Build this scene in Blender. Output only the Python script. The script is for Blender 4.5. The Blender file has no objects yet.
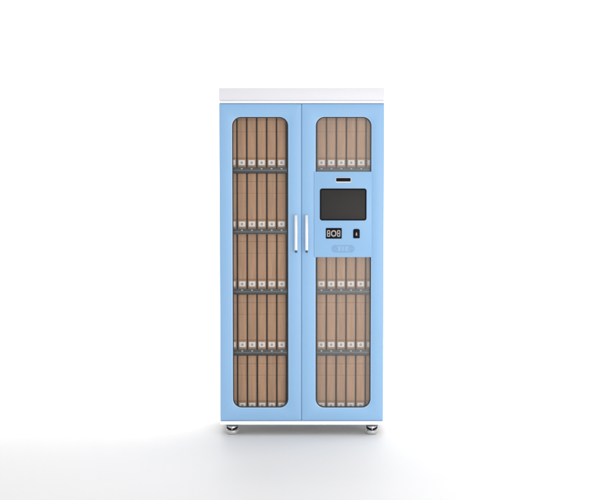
import bpy, bmesh, math, random
from mathutils import Vector, Matrix
random.seed(7)
S = bpy.context.scene
COL = S.collection

# ------------------------------------------------------------------ materials
def mat(name, color, rough=0.5, metal=0.0, spec=0.5, noise=0.0, nscale=40.0, bump=0.0, bscale=300.0, coat=0.0):
    m = bpy.data.materials.new(name)
    m.use_nodes = True
    nt = m.node_tree
    b = nt.nodes['Principled BSDF']
    b.inputs['Base Color'].default_value = (*color, 1)
    b.inputs['Roughness'].default_value = rough
    b.inputs['Metallic'].default_value = metal
    b.inputs['Specular IOR Level'].default_value = spec
    b.inputs['Coat Weight'].default_value = coat
    tc = nt.nodes.new('ShaderNodeTexCoord')
    if noise > 0:
        n = nt.nodes.new('ShaderNodeTexNoise')
        n.inputs['Scale'].default_value = nscale
        n.inputs['Detail'].default_value = 4
        nt.links.new(tc.outputs['Object'], n.inputs['Vector'])
        r = nt.nodes.new('ShaderNodeValToRGB')
        r.color_ramp.elements[0].position = 0.3
        r.color_ramp.elements[1].position = 0.7
        r.color_ramp.elements[0].color = (*[c * (1 - noise) for c in color], 1)
        r.color_ramp.elements[1].color = (*[min(1, c * (1 + noise)) for c in color], 1)
        nt.links.new(n.outputs['Fac'], r.inputs['Fac'])
        nt.links.new(r.outputs['Color'], b.inputs['Base Color'])
    if bump > 0:
        n2 = nt.nodes.new('ShaderNodeTexNoise')
        n2.inputs['Scale'].default_value = bscale
        nt.links.new(tc.outputs['Object'], n2.inputs['Vector'])
        bp = nt.nodes.new('ShaderNodeBump')
        bp.inputs['Strength'].default_value = bump
        bp.inputs['Distance'].default_value = 0.001
        nt.links.new(n2.outputs['Fac'], bp.inputs['Height'])
        nt.links.new(bp.outputs['Normal'], b.inputs['Normal'])
    return m

BLUE = (0.272, 0.485, 0.745)
M_blue = mat('blue_powder_coat', BLUE, 0.42, noise=0.012, nscale=3.0, bump=0.05, bscale=900)
M_edge_highlight = mat('blue_edge_highlight', (0.40, 0.61, 0.85), 0.35, noise=0.01)  # paler blue paints a highlight onto the window bevels
M_white = mat('white_powder_coat', (0.93, 0.93, 0.94), 0.4, noise=0.006, nscale=3)
M_plinth = mat('bright_white_paint', (0.985, 0.985, 0.985), 0.4, noise=0.004, nscale=3)
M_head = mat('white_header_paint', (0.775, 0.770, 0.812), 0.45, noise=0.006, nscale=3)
M_inner = mat('interior_steel_warm_bounce', (0.105, 0.056, 0.028), 0.7, noise=0.08)  # brown carries the warm light bounced between the boxes
M_shelf = mat('slate_shelf_steel', (0.034, 0.039, 0.042), 0.5, noise=0.05)
M_ridge = mat('grey_shelf_ridge', (0.105, 0.115, 0.12), 0.45, noise=0.08, nscale=60)
M_lamp = mat('indicator_lens', (0.38, 0.44, 0.41), 0.3, noise=0.03)
M_gasket = mat('dark_rubber_gasket', (0.035, 0.032, 0.032), 0.6, noise=0.1)
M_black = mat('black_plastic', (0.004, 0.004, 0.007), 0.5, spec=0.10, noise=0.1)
M_screen = mat('dark_screen_glass', (0.033, 0.031, 0.030), 0.45, spec=0.12, noise=0.04, nscale=8)
M_icon = mat('light_icon_print', (0.38, 0.36, 0.33), 0.5, noise=0.05)
M_silver = mat('silver_trim', (0.66, 0.67, 0.69), 0.35, noise=0.02)
M_speak = mat('blue_grille_print', (0.215, 0.385, 0.60), 0.5, noise=0.03)
M_handle = mat('polished_steel_handle', (0.95, 0.96, 0.97), 0.22, metal=0.75, noise=0.004)
M_cap = mat('dark_handle_cap', (0.045, 0.07, 0.09), 0.4, noise=0.05)
M_gap_shade = mat('blue_gap_shade', (0.205, 0.36, 0.55), 0.5, noise=0.03)  # darkened door blue, puts the shade of the door gaps into colour
M_chrome = mat('foot_steel', (0.62, 0.62, 0.63), 0.25, metal=0.6, noise=0.02)
M_shade_tray = mat('grey_shade_tray', (0.42, 0.42, 0.42), 0.5, noise=0.04)
M_plate = mat('foot_plate_steel', (0.10, 0.10, 0.12), 0.4, noise=0.05)
M_pad = mat('pale_foot_pad', (0.56, 0.56, 0.56), 0.25, metal=0.45, noise=0.01)
M_paper = mat('white_label_paper', (0.75, 0.725, 0.705), 0.7, noise=0.02)
M_ink = mat('grey_label_ink', (0.20, 0.20, 0.23), 0.7, noise=0.1)
M_floor = mat('white_studio_floor', (0.866, 0.867, 0.870), 0.55, spec=0.3, noise=0.004, nscale=0.7)

def make_glass(name, ior):
    m = bpy.data.materials.new(name)
    m.use_nodes = True
    nt = m.node_tree
    for n in list(nt.nodes):
        nt.nodes.remove(n)
    out = nt.nodes.new('ShaderNodeOutputMaterial')
    t = nt.nodes.new('ShaderNodeBsdfTransparent')
    t.inputs['Color'].default_value = (0.955, 0.955, 0.95, 1)
    g = nt.nodes.new('ShaderNodeBsdfGlossy')
    g.inputs['Roughness'].default_value = 0.42
    mx = nt.nodes.new('ShaderNodeMixShader')
    fr = nt.nodes.new('ShaderNodeFresnel')
    fr.inputs['IOR'].default_value = ior
    nt.links.new(fr.outputs['Fac'], mx.inputs['Fac'])
    nt.links.new(t.outputs[0], mx.inputs[1])
    nt.links.new(g.outputs[0], mx.inputs[2])
    nt.links.new(mx.outputs[0], out.inputs['Surface'])
    return m
M_glass = make_glass('window_glass', 1.5)
M_glass_veil = make_glass('veil_window_glass', 1.9)  # right pane only: higher IOR added for a stronger reflection veil

def make_kraft():
    """brown board: fold lines across the spine with their crease shade painted in, slight fibre noise, tone differs per box"""
    m = bpy.data.materials.new('kraft_board')
    m.use_nodes = True
    nt = m.node_tree
    N, L = nt.nodes, nt.links
    b = N['Principled BSDF']
    b.inputs['Roughness'].default_value = 0.75
    b.inputs['Specular IOR Level'].default_value = 0.2
    tc = N.new('ShaderNodeTexCoord')
    oi = N.new('ShaderNodeObjectInfo')
    ad = N.new('ShaderNodeVectorMath'); ad.operation = 'ADD'
    L.new(tc.outputs['Object'], ad.inputs[0]); L.new(oi.outputs['Location'], ad.inputs[1])
    mp = N.new('ShaderNodeMapping'); mp.inputs['Scale'].default_value = (70, 20, 6)
    L.new(ad.outputs[0], mp.inputs['Vector'])
    n = N.new('ShaderNodeTexNoise'); n.inputs['Scale'].default_value = 1.0; n.inputs['Detail'].default_value = 5
    L.new(mp.outputs[0], n.inputs['Vector'])
    r = N.new('ShaderNodeValToRGB')
    r.color_ramp.elements[0].position = 0.3; r.color_ramp.elements[0].color = (0.375, 0.216, 0.124, 1)
    r.color_ramp.elements[1].position = 0.7; r.color_ramp.elements[1].color = (0.475, 0.281, 0.168, 1)
    L.new(n.outputs['Fac'], r.inputs['Fac'])
    sx = N.new('ShaderNodeSeparateXYZ'); L.new(tc.outputs['Object'], sx.inputs[0])
    prev = r.outputs['Color']
    def band(z, w, k, prev):
        s = N.new('ShaderNodeMath'); s.operation = 'COMPARE'
        L.new(sx.outputs['Z'], s.inputs[0]); s.inputs[1].default_value = z; s.inputs[2].default_value = w
        mx = N.new('ShaderNodeMix'); mx.data_type = 'RGBA'; mx.blend_type = 'MULTIPLY'
        L.new(s.outputs[0], mx.inputs['Factor']); L.new(prev, mx.inputs[6])
        mx.inputs[7].default_value = (*k, 1)
        return mx.outputs[2]
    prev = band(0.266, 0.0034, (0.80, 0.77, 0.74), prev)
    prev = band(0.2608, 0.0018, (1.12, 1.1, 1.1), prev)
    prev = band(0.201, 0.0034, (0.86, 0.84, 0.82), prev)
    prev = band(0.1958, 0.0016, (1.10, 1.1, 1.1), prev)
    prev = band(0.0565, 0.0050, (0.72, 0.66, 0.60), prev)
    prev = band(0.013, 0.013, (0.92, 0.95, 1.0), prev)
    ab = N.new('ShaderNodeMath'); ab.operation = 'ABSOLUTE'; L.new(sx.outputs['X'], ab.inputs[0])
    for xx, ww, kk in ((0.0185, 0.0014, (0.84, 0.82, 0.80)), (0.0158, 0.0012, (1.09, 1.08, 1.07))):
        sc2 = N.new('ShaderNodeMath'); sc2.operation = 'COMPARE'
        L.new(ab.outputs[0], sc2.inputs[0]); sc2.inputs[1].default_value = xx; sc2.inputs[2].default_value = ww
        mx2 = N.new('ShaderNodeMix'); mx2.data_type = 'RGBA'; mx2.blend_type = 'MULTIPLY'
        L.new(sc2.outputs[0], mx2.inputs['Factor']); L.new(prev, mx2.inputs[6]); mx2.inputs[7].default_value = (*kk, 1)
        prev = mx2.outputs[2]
    hs = N.new('ShaderNodeHueSaturation')
    mr = N.new('ShaderNodeMapRange'); mr.inputs['To Min'].default_value = 0.94; mr.inputs['To Max'].default_value = 1.06
    L.new(oi.outputs['Random'], mr.inputs['Value']); L.new(mr.outputs[0], hs.inputs['Value'])
    L.new(prev, hs.inputs['Color'])
    L.new(hs.outputs['Color'], b.inputs['Base Color'])
    return m
M_kraft = make_kraft()

# ------------------------------------------------------------------ mesh helpers
def link(name, bm, mats, parent=None, loc=(0, 0, 0), smooth=True):
    me = bpy.data.meshes.new(name)
    bmesh.ops.recalc_face_normals(bm, faces=bm.faces)
    bm.to_mesh(me); bm.free()
    for m in (mats if isinstance(mats, (list, tuple)) else [mats]):
        me.materials.append(m)
    if smooth:
        me.polygons.foreach_set('use_smooth', [True] * len(me.polygons))
        me.set_sharp_from_angle(angle=math.radians(32))
    o = bpy.data.objects.new(name, me)
    COL.objects.link(o)
    o.location = loc
    if parent: o.parent = parent
    return o

def add_box(bm, x0, x1, y0, y1, z0, z1, bev=0.0, seg=2, mi=0):
    vs = [bm.verts.new((x, y, z)) for x in (x0, x1) for y in (y0, y1) for z in (z0, z1)]
    fs = []
    for q in ((0, 1, 3, 2), (4, 6, 7, 5), (0, 4, 5, 1), (2, 3, 7, 6), (0, 2, 6, 4), (1, 5, 7, 3)):
        f = bm.faces.new([vs[i] for i in q]); f.material_index = mi; fs.append(f)
    if bev > 0:
        es = list({e for f in fs for e in f.edges})
        r = bmesh.ops.bevel(bm, geom=es, offset=bev, segments=seg, affect='EDGES', profile=0.5)
        for f in r['faces']: f.material_index = mi

def rrect(x0, x1, z0, z1, r, n=10):
    """rounded rectangle in the xz plane, 4*(n+1) points; r one radius or four (bl, br, tr, tl)"""
    rs = r if isinstance(r, (list, tuple)) else (r,) * 4
    pts = []
    for (cx, cz, a0), q in zip(((x0, z0, 180), (x1, z0, 270), (x1, z1, 0), (x0, z1, 90)), rs):
        ox = cx + (q if cx == x0 else -q); oz = cz + (q if cz == z0 else -q)
        for k in range(n + 1):
            a = math.radians(a0 + 90 * k / n)
            pts.append((ox + q * math.cos(a), oz + q * math.sin(a)))
    return pts

def loft(bm, loops, closed=False, cap0=False, cap1=False, mis=None):
    vl = [[bm.verts.new(p) for p in lp] for lp in loops]
    m = len(vl)
    for i in range(m if closed else m - 1):
        a, b = vl[i], vl[(i + 1) % m]
        n = len(a)
        for k in range(n):
            f = bm.faces.new((a[k], a[(k + 1) % n], b[(k + 1) % n], b[k]))
            if mis: f.material_index = mis[i]
    if cap0: bm.faces.new(vl[0])
    if cap1: bm.faces.new(vl[-1])

def plate(bm, x0, x1, z0, z1, r, yf, yb, bev=0.001, n=8):
    """rounded plate, front at yf with a rounded front edge, back at yb (yf < yb)"""
    rs = r if isinstance(r, (list, tuple)) else (r,) * 4
    lp = []
    for d, y in ((0, yb), (0, yf + bev), (bev * .3, yf + bev * .3), (bev, yf)):
        lp.append([(x, y, z) for x, z in rrect(x0 + d, x1 - d, z0 + d, z1 - d, [max(q - d, 1e-4) for q in rs], n)])
    loft(bm, lp, cap0=True, cap1=True)

def ring(bm, outer, inner, yf, yb, bo, bi, n=10, mis=None):
    """frame with an opening: outer / inner = (x0, x1, z0, z1, r)"""
    lp = []
    def O(d): x0, x1, z0, z1, r = outer; return rrect(x0 + d, x1 - d, z0 + d, z1 - d, max(r - d, 2e-4), n)
    def I(d): x0, x1, z0, z1, r = inner; return rrect(x0 - d, x1 + d, z0 - d, z1 + d, r + d, n)
    lp.append([(x, yb, z) for x, z in O(0)])
    for d, y in ((0, bo), (.3 * bo, .3 * bo), (bo, 0)):
        lp.append([(x, yf + y, z) for x, z in O(d)])
    for d, y in ((bi, 0), (.3 * bi, .3 * bi), (0, bi)):
        lp.append([(x, yf + y, z) for x, z in I(d)])
    lp.append([(x, yb, z) for x, z in I(0)])
    loft(bm, lp, closed=True, mis=mis)

def lathe(bm, prof, cx=0, cy=0, n=32, cap=True):
    lp = [[(cx + r * math.cos(2 * math.pi * k / n), cy + r * math.sin(2 * math.pi * k / n), z) for k in range(n)] for r, z in prof]
    loft(bm, lp, cap0=cap, cap1=cap)

def thing(name, label, cat, loc=(0, 0, 0), group=None):
    o = bpy.data.objects.new(name, None); COL.objects.link(o)
    o.location = loc; o['label'] = label; o['category'] = cat
    if group: o['group'] = group
    return o

# ------------------------------------------------------------------ setting
bm = bmesh.new()
prof = [(-16, 0.0)] + [(y, 0.0) for y in (-8, -4, -2, 0, 2, 4)]
R0 = 3.0
prof += [(5 + R0 * math.sin(a), R0 - R0 * math.cos(a)) for a in [math.radians(90 * k / 16) for k in range(17)]]
prof += [(8, 9.0)]
W = 14
va = [[bm.verts.new((x, y, z)) for (y, z) in prof] for x in (-W, W)]
for k in range(len(prof) - 1):
    bm.faces.new((va[0][k], va[1][k], va[1][k + 1], va[0][k + 1]))
fl = link('floor', bm, M_floor)
fl['kind'] = 'structure'

# ------------------------------------------------------------------ the cabinet
cab = thing('file_cabinet', 'tall blue and white steel file cabinet with two glazed doors standing on the white floor', 'cabinet')
HW = 0.450          # half width
DEP = 0.45
TOP = 1.9144

# carcass: white sheet steel shell, dark inside
bm = bmesh.new()
for s in (-1, 1):
    x0, x1 = sorted((s * (HW - 0.002), s * (HW - 0.018)))
    add_box(bm, x0, x1, 0.023, DEP, 0.0825, 1.830, 0.0015)
add_box(bm, -HW + 0.0185, HW - 0.0185, DEP - 0.012, DEP - 0.001, 0.083, 1.829, 0)
add_box(bm, -HW + 0.0190, HW - 0.0190, 0.0235, 0.0275, 1.8100, 1.8295)
add_box(bm, -HW + 0.0190, HW - 0.0190, 0.0235, 0.0275, 0.0830, 0.1000)
link('carcass', bm, M_white, cab)

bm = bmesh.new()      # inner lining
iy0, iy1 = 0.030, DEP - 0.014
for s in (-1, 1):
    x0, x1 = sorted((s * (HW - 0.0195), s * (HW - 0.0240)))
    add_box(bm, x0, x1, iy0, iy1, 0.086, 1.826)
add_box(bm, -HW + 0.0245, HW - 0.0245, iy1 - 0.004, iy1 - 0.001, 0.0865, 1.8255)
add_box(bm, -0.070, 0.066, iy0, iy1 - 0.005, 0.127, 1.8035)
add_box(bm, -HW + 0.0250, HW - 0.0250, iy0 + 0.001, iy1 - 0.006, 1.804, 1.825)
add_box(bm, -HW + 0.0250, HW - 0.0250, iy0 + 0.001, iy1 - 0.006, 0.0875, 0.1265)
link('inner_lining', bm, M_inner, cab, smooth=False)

# header and plinth
bm = bmesh.new()
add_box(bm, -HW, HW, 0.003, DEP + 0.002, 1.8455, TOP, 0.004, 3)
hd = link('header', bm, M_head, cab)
bm = bmesh.new()
add_box(bm, -HW, HW, -0.004, DEP + 0.002, 1.8315, 1.8450, 0.0035, 3)
link('header_lip', bm, M_white, hd)
bm = bmesh.new()
add_box(bm, -HW - 0.004, HW + 0.004, -0.004, DEP + 0.002, 0.060, 0.0798, 0.003, 3)
pl = link('plinth', bm, M_plinth, cab)
bm = bmesh.new()
add_box(bm, -HW + 0.020, HW - 0.020, 0.014, DEP - 0.02, 0.0560, 0.0597, 0.001)  # plate added under the plinth to deepen the shade on the floor
link('shade_tray', bm, M_shade_tray, pl)
bm = bmesh.new()
add_box(bm, -HW + 0.001, HW - 0.001, 0.0050, 0.0228, 0.0800, 0.0853)  # strip added in the gap to carry its painted shade tone
link('plinth_gap_shade', bm, M_gap_shade, pl)
bm = bmesh.new()
add_box(bm, -HW + 0.001, HW - 0.001, 0.0060, 0.0228, 1.8272, 1.8313)  # same gap filler below the header, shade put into its colour
link('header_gap_shade', bm, M_gap_shade, hd)

# shelves
def shelf(x0, x1, ztop, spots):
    """spots = box centres the small lenses sit under"""
    bm = bmesh.new()
    add_box(bm, x0, x1, 0.032, 0.420, ztop - 0.020, ztop)                       # tray
    add_box(bm, x0, x1, 0.026, 0.0315, ztop - 0.018, ztop + 0.007, 0.001)       # dark front channel
    add_box(bm, x0, x1, 0.0235, 0.0315, ztop - 0.0215, ztop - 0.0185, 0.0008)     # lower lip
    o = link('shelf', bm, M_shelf, cab)
    bm = bmesh.new()
    add_box(bm, x0, x1, 0.0225, 0.0258, ztop - 0.0115, ztop - 0.0045, 0.0012)
    link('shelf_ridge', bm, M_ridge, o)
    for c in spots:
        bm = bmesh.new()
        plate(bm, c - 0.0052, c + 0.0052, ztop - 0.0030, ztop + 0.0035, 0.002, 0.0235, 0.0258, 0.0008, 4)
        link('indicator_light', bm, M_lamp, o)
    return o

SEP_L = [-0.4108, -0.3563, -0.3018, -0.2473, -0.1928, -0.1382, -0.0837]
SEP_R = [0.0815, 0.1360, 0.1906, 0.2451, 0.2994, 0.3535, 0.4080]
cen = lambda s: [(a + b) / 2 for a, b in zip(s[:-1], s[1:])]
CL, CR = cen(SEP_L), cen(SEP_R)
BASE = [1.4745, 1.1365, 0.8055, 0.4675, 0.1270]     # what each row of boxes stands on
for k in range(4):
    shelf(-0.4255, -0.0705, BASE[k], CL)
    if k != 1: shelf(0.0665, 0.4255, BASE[k], CR)

# doors
DT = 0.020
WZ0, WZ1 = 0.1552, 1.757
def door(x0, x1, wx0, wx1, hx, overlap=False):
    bm = bmesh.new()
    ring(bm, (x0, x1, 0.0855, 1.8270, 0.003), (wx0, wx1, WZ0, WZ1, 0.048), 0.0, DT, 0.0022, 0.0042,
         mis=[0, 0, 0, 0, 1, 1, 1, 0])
    d = link('door', bm, [M_blue, M_edge_highlight], cab)
    bm = bmesh.new()
    ring(bm, (wx0 + 0.0002, wx1 - 0.0002, WZ0 + 0.0002, WZ1 - 0.0002, 0.0478), (wx0 + 0.006, wx1 - 0.006, WZ0 + 0.006, WZ1 - 0.006, 0.043), 0.0075, 0.0100, 0.0005, 0.001)
    link('gasket', bm, M_gasket, d)
    bm = bmesh.new()
    pts = rrect(wx0 + 0.0006, wx1 - 0.0006, WZ0 + 0.0006, WZ1 - 0.0006, 0.047, 10)
    bm.faces.new([bm.verts.new((x, 0.0118, z)) for x, z in pts])
    link('window_glass', bm, M_glass if overlap else M_glass_veil, d, smooth=False)
    # handle: bar on two posts with a dark end cap
    bm = bmesh.new()
    lathe(bm, [(0.0040, 1.0290), (0.0076, 1.0300), (0.0094, 1.0330), (0.0094, 1.2190), (0.0076, 1.2220), (0.0040, 1.2232)], hx, -0.024, 20)
    for z in (1.055, 1.197):
        v = []
        for y in (-0.020, 0.001):
            v.append([(hx + 0.0045 * math.cos(2 * math.pi * k / 14), y, z + 0.0045 * math.sin(2 * math.pi * k / 14)) for k in range(14)])
        loft(bm, v, cap0=True, cap1=True)
    h = link('handle', bm, M_handle, d)
    bm = bmesh.new()
    lathe(bm, [(0.0035, 1.0165), (0.0058, 1.0175), (0.0064, 1.0200), (0.0064, 1.0288)], hx, -0.024, 18)
    link('end_cap', bm, M_cap, h)
    if overlap:
        bm = bmesh.new()
        add_box(bm, x1 - 0.012, x1 + 0.010, DT + 0.0003, DT + 0.0025, 0.090, 1.822)
        add_box(bm, x1 + 0.0002, x1 + 0.0034, 0.0050, DT + 0.0002, 0.0890, 1.8235)  # fills the door gap with the painted shade tone
        link('meeting_strip', bm, M_gap_shade, d)
    return d
door(-HW, -0.0028, -0.3801, -0.0739, -0.0309, True)
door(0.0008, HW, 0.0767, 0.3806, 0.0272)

# control panel set into the right door
PF = -0.0045
bm = bmesh.new()
plate(bm, 0.0674, 0.3842, 0.9901, 1.4596, 0.002, PF, 0.0060, 0.0036, 5)
cp = link('control_panel', bm, M_blue, cab)
# screen
bm = bmesh.new()
ring(bm, (0.0991, 0.3549, 1.1919, 1.3672, 0.013), (0.1075, 0.3465, 1.2000, 1.3590, 0.004), PF - 0.0022, PF + 0.002, 0.0012, 0.0010)
sc_ = link('screen', bm, M_black, cp)
bm = bmesh.new()
plate(bm, 0.1060, 0.3480, 1.1985, 1.3605, 0.003, PF - 0.0010, PF + 0.0015, 0.0003)
link('display', bm, M_screen, sc_)
# card slot
bm = bmesh.new()
ring(bm, (0.1850, 0.2705, 1.3985, 1.4275, 0.006), (0.1880, 0.2675, 1.4055, 1.4245, 0.004), PF - 0.0024, PF + 0.001, 0.0012, 0.0012)
sl = link('card_slot', bm, M_silver, cp)
bm = bmesh.new()
plate(bm, 0.1872, 0.2683, 1.4045, 1.4250, 0.003, PF - 0.0008, PF + 0.0008, 0.0002)
link('slot_opening', bm, M_black, sl)
# card reader with a light icon
bm = bmesh.new()
plate(bm, 0.1322, 0.2194, 1.0924, 1.1507, 0.004, PF - 0.0030, PF + 0.001, 0.0014)
cr = link('card_reader', bm, M_black, cp)
bm = bmesh.new()
yi, yj = PF - 0.0037, PF - 0.0028
cx, cz = 0.1750, 1.1212
no = 4
ring(bm, (cx - 0.0150, cx + 0.0150, cz - 0.0180, cz + 0.0180, 0.0145), (cx - 0.0085, cx + 0.0085, cz - 0.0105, cz + 0.0105, 0.0082), yi, yj, 0.0004, 0.0004, 8)
for s in (-1, 1):
    a0, a1 = cx + s * 0.0365, cx + s * 0.0190
    x0, x1 = min(a0, a1), max(a0, a1)
    ring(bm, (x0, x1, cz - 0.0185, cz + 0.0185, 0.005), (x0 + 0.0048, x1 - 0.0048, cz - 0.0125, cz + 0.0125, 0.0015), yi, yj, 0.0004, 0.0003, 5)
    add_box(bm, x0 + 0.0049, x1 - 0.0049, yi + 0.0003, yj, cz - 0.003, cz + 0.003)
link('reader_icon', bm, M_icon, cr)
# fingerprint reader
bm = bmesh.new()
plate(bm, 0.2822, 0.3180, 1.0945, 1.1455, (0.004, 0.004, 0.010, 0.010), PF - 0.0036, PF + 0.001, 0.0016)
fp = link('fingerprint_reader', bm, M_black, cp)
bm = bmesh.new()
fx, fz = 0.3000, 1.1150
drop = []
for k in range(20):
    a = 2 * math.pi * k / 20
    drop.append((fx + 0.0046 * math.cos(a) * (1 - 0.55 * max(0, math.sin(a))), fz + (0.0135 if math.sin(a) > 0 else 0.0065) * math.sin(a)))
loft(bm, [[(x, PF - 0.0034, z) for x, z in drop], [(x, PF - 0.0043, z) for x, z in drop]], cap0=True, cap1=True)
link('finger_mark', bm, M_icon, fp)
# speaker: a shallow pill outline with a round grille at each end and two slots between
bm = bmesh.new()
sx0, sx1, sz0, sz1 = 0.1640, 0.2900, 1.0165, 1.0560
zc_ = (sz0 + sz1) / 2
ring(bm, (sx0, sx1, sz0, sz1, 0.0195), (sx0 + 0.0062, sx1 - 0.0062, sz0 + 0.0055, sz1 - 0.0055, 0.0138), PF - 0.0012, PF + 0.001, 0.0006, 0.0006, 8)
for c in (sx0 + 0.0225, sx1 - 0.0225):
    ring(bm, (c - 0.0125, c + 0.0125, zc_ - 0.0125, zc_ + 0.0125, 0.0123), (c - 0.0072, c + 0.0072, zc_ - 0.0072, zc_ + 0.0072, 0.0070), PF - 0.0011, PF + 0.001, 0.0004, 0.0004, 6)
    for i in range(-1, 2):
        for j in range(-1, 2):
            if abs(i) + abs(j) < 2:
                lo = [[(c + i * 0.0045 + 0.0015 * math.cos(2 * math.pi * k / 8), y, zc_ + j * 0.0045 + 0.0015 * math.sin(2 * math.pi * k / 8)) for k in range(8)] for y in (PF + 0.001, PF - 0.0010)]
                loft(bm, lo, cap0=True, cap1=True)
for dx in (-0.009, 0.009):
    c = (sx0 + sx1) / 2 + dx
    plate(bm, c - 0.0024, c + 0.0024, zc_ - 0.0115, zc_ + 0.0115, 0.0018, PF - 0.0011, PF + 0.001, 0.0004, 4)
link('speaker', bm, M_speak, cp)

# levelling feet
def foot(x, y):
    bm = bmesh.new()
    lathe(bm, [(0.0300, 0.0475), (0.0340, 0.0485), (0.0350, 0.0505), (0.0350, 0.0559)], x, y, 32)
    o = link('levelling_foot', bm, M_plate, cab)
    bm = bmesh.new()
    lathe(bm, [(0.0260, 0.0240), (0.0285, 0.0300), (0.0292, 0.0380), (0.0285, 0.0435), (0.0270, 0.0474)], x, y, 32)
    add_box(bm, x - 0.0022, x + 0.0022, y - 0.0318, y - 0.010, 0.0270, 0.0420, 0.0008)  # thin rib shaped as the bright streak on the steel
    link('foot_collar', bm, M_chrome, o)
    bm = bmesh.new()                      # steel's dark reflection modelled as a black band, scooped front and back
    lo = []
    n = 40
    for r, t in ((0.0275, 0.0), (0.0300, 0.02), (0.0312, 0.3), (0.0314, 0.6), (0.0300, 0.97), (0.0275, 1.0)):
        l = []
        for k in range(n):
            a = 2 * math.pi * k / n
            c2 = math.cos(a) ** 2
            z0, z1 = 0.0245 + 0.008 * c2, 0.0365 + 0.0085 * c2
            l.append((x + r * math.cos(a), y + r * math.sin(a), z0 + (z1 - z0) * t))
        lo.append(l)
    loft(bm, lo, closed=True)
    link('foot_reflection', bm, M_black, o)
    bm = bmesh.new()
    lathe(bm, [(0.0200, 0.0003), (0.0240, 0.0012), (0.0290, 0.0045), (0.0325, 0.0095), (0.0342, 0.0150), (0.0338, 0.0195), (0.0315, 0.0232), (0.0240, 0.0250)], x, y, 32)
    link('foot_pad', bm, M_pad, o)
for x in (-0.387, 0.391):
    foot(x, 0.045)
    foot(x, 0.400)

# ------------------------------------------------------------------ file boxes
BH, BD, BW = 0.312, 0.320, 0.0464
def box_mesh():
    bm = bmesh.new()
    add_box(bm, -BW / 2, BW / 2, 0, BD, 0, BH, 0.0032, 3)
    return bm
def label_mesh():
    bm = bmesh.new()
    plate(bm, -0.0175, 0.0175, 0.0185, 0.0465, 0.0015, -0.0010, 0.0001, 0.0003, 4)
    n0 = len(bm.faces)
    bm.faces.ensure_lookup_table()
    ring(bm, (-0.0058, 0.0058, 0.0262, 0.0390, 0.005), (-0.0022, 0.0022, 0.0304, 0.0348, 0.002), -0.0014, -0.0009, 0.0001, 0.0001, 4)
    bm.faces.ensure_lookup_table()
    for f in bm.faces[n0:]: f.material_index = 1
    return bm
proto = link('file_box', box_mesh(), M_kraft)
plabel = link('spine_label', label_mesh(), [M_paper, M_ink], proto)
used = False
ORD = ['first', 'second', 'third', 'fourth', 'fifth', 'sixth']
ROW_L = ['top row', 'second row from top', 'middle row', 'fourth row from top', 'bottom row']
ROW_R = {0: 'row above the control panel', 2: 'row right under the control panel', 3: 'second row under the control panel', 4: 'bottom row'}
def place(x, z, text, y):
    global used
    if not used:
        o = proto; used = True
    else:
        o = proto.copy(); COL.objects.link(o)
        c = plabel.copy(); COL.objects.link(c); c.parent = o
    o.location = (x, y, z); o.rotation_euler = (0, 0, math.radians(random.uniform(-0.4, 0.4)))
    o['label'] = text; o['category'] = 'file box'; o['group'] = 'kraft file boxes lined up on the cabinet shelves'
for r in range(5):
    for i, x in enumerate(CL):
        what = 'narrow edge of kraft file box' if i == 0 else 'kraft file box'
        place(x + random.uniform(-.0006, .0006), BASE[r] + (0.0005 if r < 4 else 0.0006), f'{what}, {ORD[i]} from left, {ROW_L[r]}, left door', 0.043 + random.uniform(-.0012, .0012))
    if r in ROW_R:
        for i, x in enumerate(CR):
            what = 'narrow edge of kraft file box' if i == 5 else 'kraft file box'
            place(x + random.uniform(-.0006, .0006), BASE[r] + (0.0005 if r < 4 else 0.0006), f'{what}, {ORD[i]} from left, {ROW_R[r]}, right door' if i < 5 else f'{what}, far right, {ROW_R[r]}, right door', 0.043 + random.uniform(-.0012, .0012))

# ------------------------------------------------------------------ light
WS = 0.785
w = bpy.data.worlds.new('World'); S.world = w
w.use_nodes = True
bg = w.node_tree.nodes['Background']
bg.inputs['Color'].default_value = (0.998, 0.996, 1.0, 1)
bg.inputs['Strength'].default_value = WS

def area(name, loc, target, sx, sy, power, color=(1, 1, 1)):
    d = bpy.data.lights.new(name, 'AREA'); d.shape = 'RECTANGLE'
    d.size = sx; d.size_y = sy; d.energy = power; d.color = color
    o = bpy.data.objects.new(name, d); COL.objects.link(o)
    o.location = loc
    o.rotation_euler = (Vector(target) - Vector(loc)).to_track_quat('-Z', 'Y').to_euler()
    return o
area('rear_softbox', (0.8, 4.2, 4.9), (0.0, -0.6, 0.0), 5.0, 2.2, 85, (1.0, 0.995, 0.985))
area('right_softbox', (6.0, 3.0, 3.9), (-0.6, -0.3, 0.0), 3.0, 2.0, 125, (1.0, 0.995, 0.985))
ov = area('backdrop_fill', (0.0, 5.2, 8.0), (0.0, 5.6, 0.0), 10.0, 4.0, 310)  # added fill, whitens the backdrop and the floor behind
ov.data.spread = math.radians(80)
area('front_fill', (3.0, -6.0, 1.05), (3.0, 0.0, 1.05), 5.5, 2.0, 130, (1.0, 0.99, 0.98))  # added fill for the doors and the veil on the right glass
area('low_fill', (2.0, -3.0, 0.65), (0.25, 0.0, 0.45), 1.3, 1.1, 10, (1.0, 0.99, 0.97))  # added low fill, lifts the lower right doors and their glass veil

# ------------------------------------------------------------------ camera
cd = bpy.data.cameras.new('camera'); cam = bpy.data.objects.new('camera', cd); COL.objects.link(cam)
cam.location = (-0.0040, -8.0, 1.6172)
cam.rotation_euler = (math.radians(90 - 4.2), 0, 0)
cd.sensor_width = 36.0
cd.lens = 36.0 * 1461 / 602
cd.clip_end = 200
S.camera = cam

S.view_settings.view_transform = 'Standard'
S.view_settings.look = 'None'
S.view_settings.exposure = 0
S.render.engine = 'CYCLES'
S.cycles.max_bounces = 10
S.cycles.transparent_max_bounces = 12
S.cycles.use_denoising = True
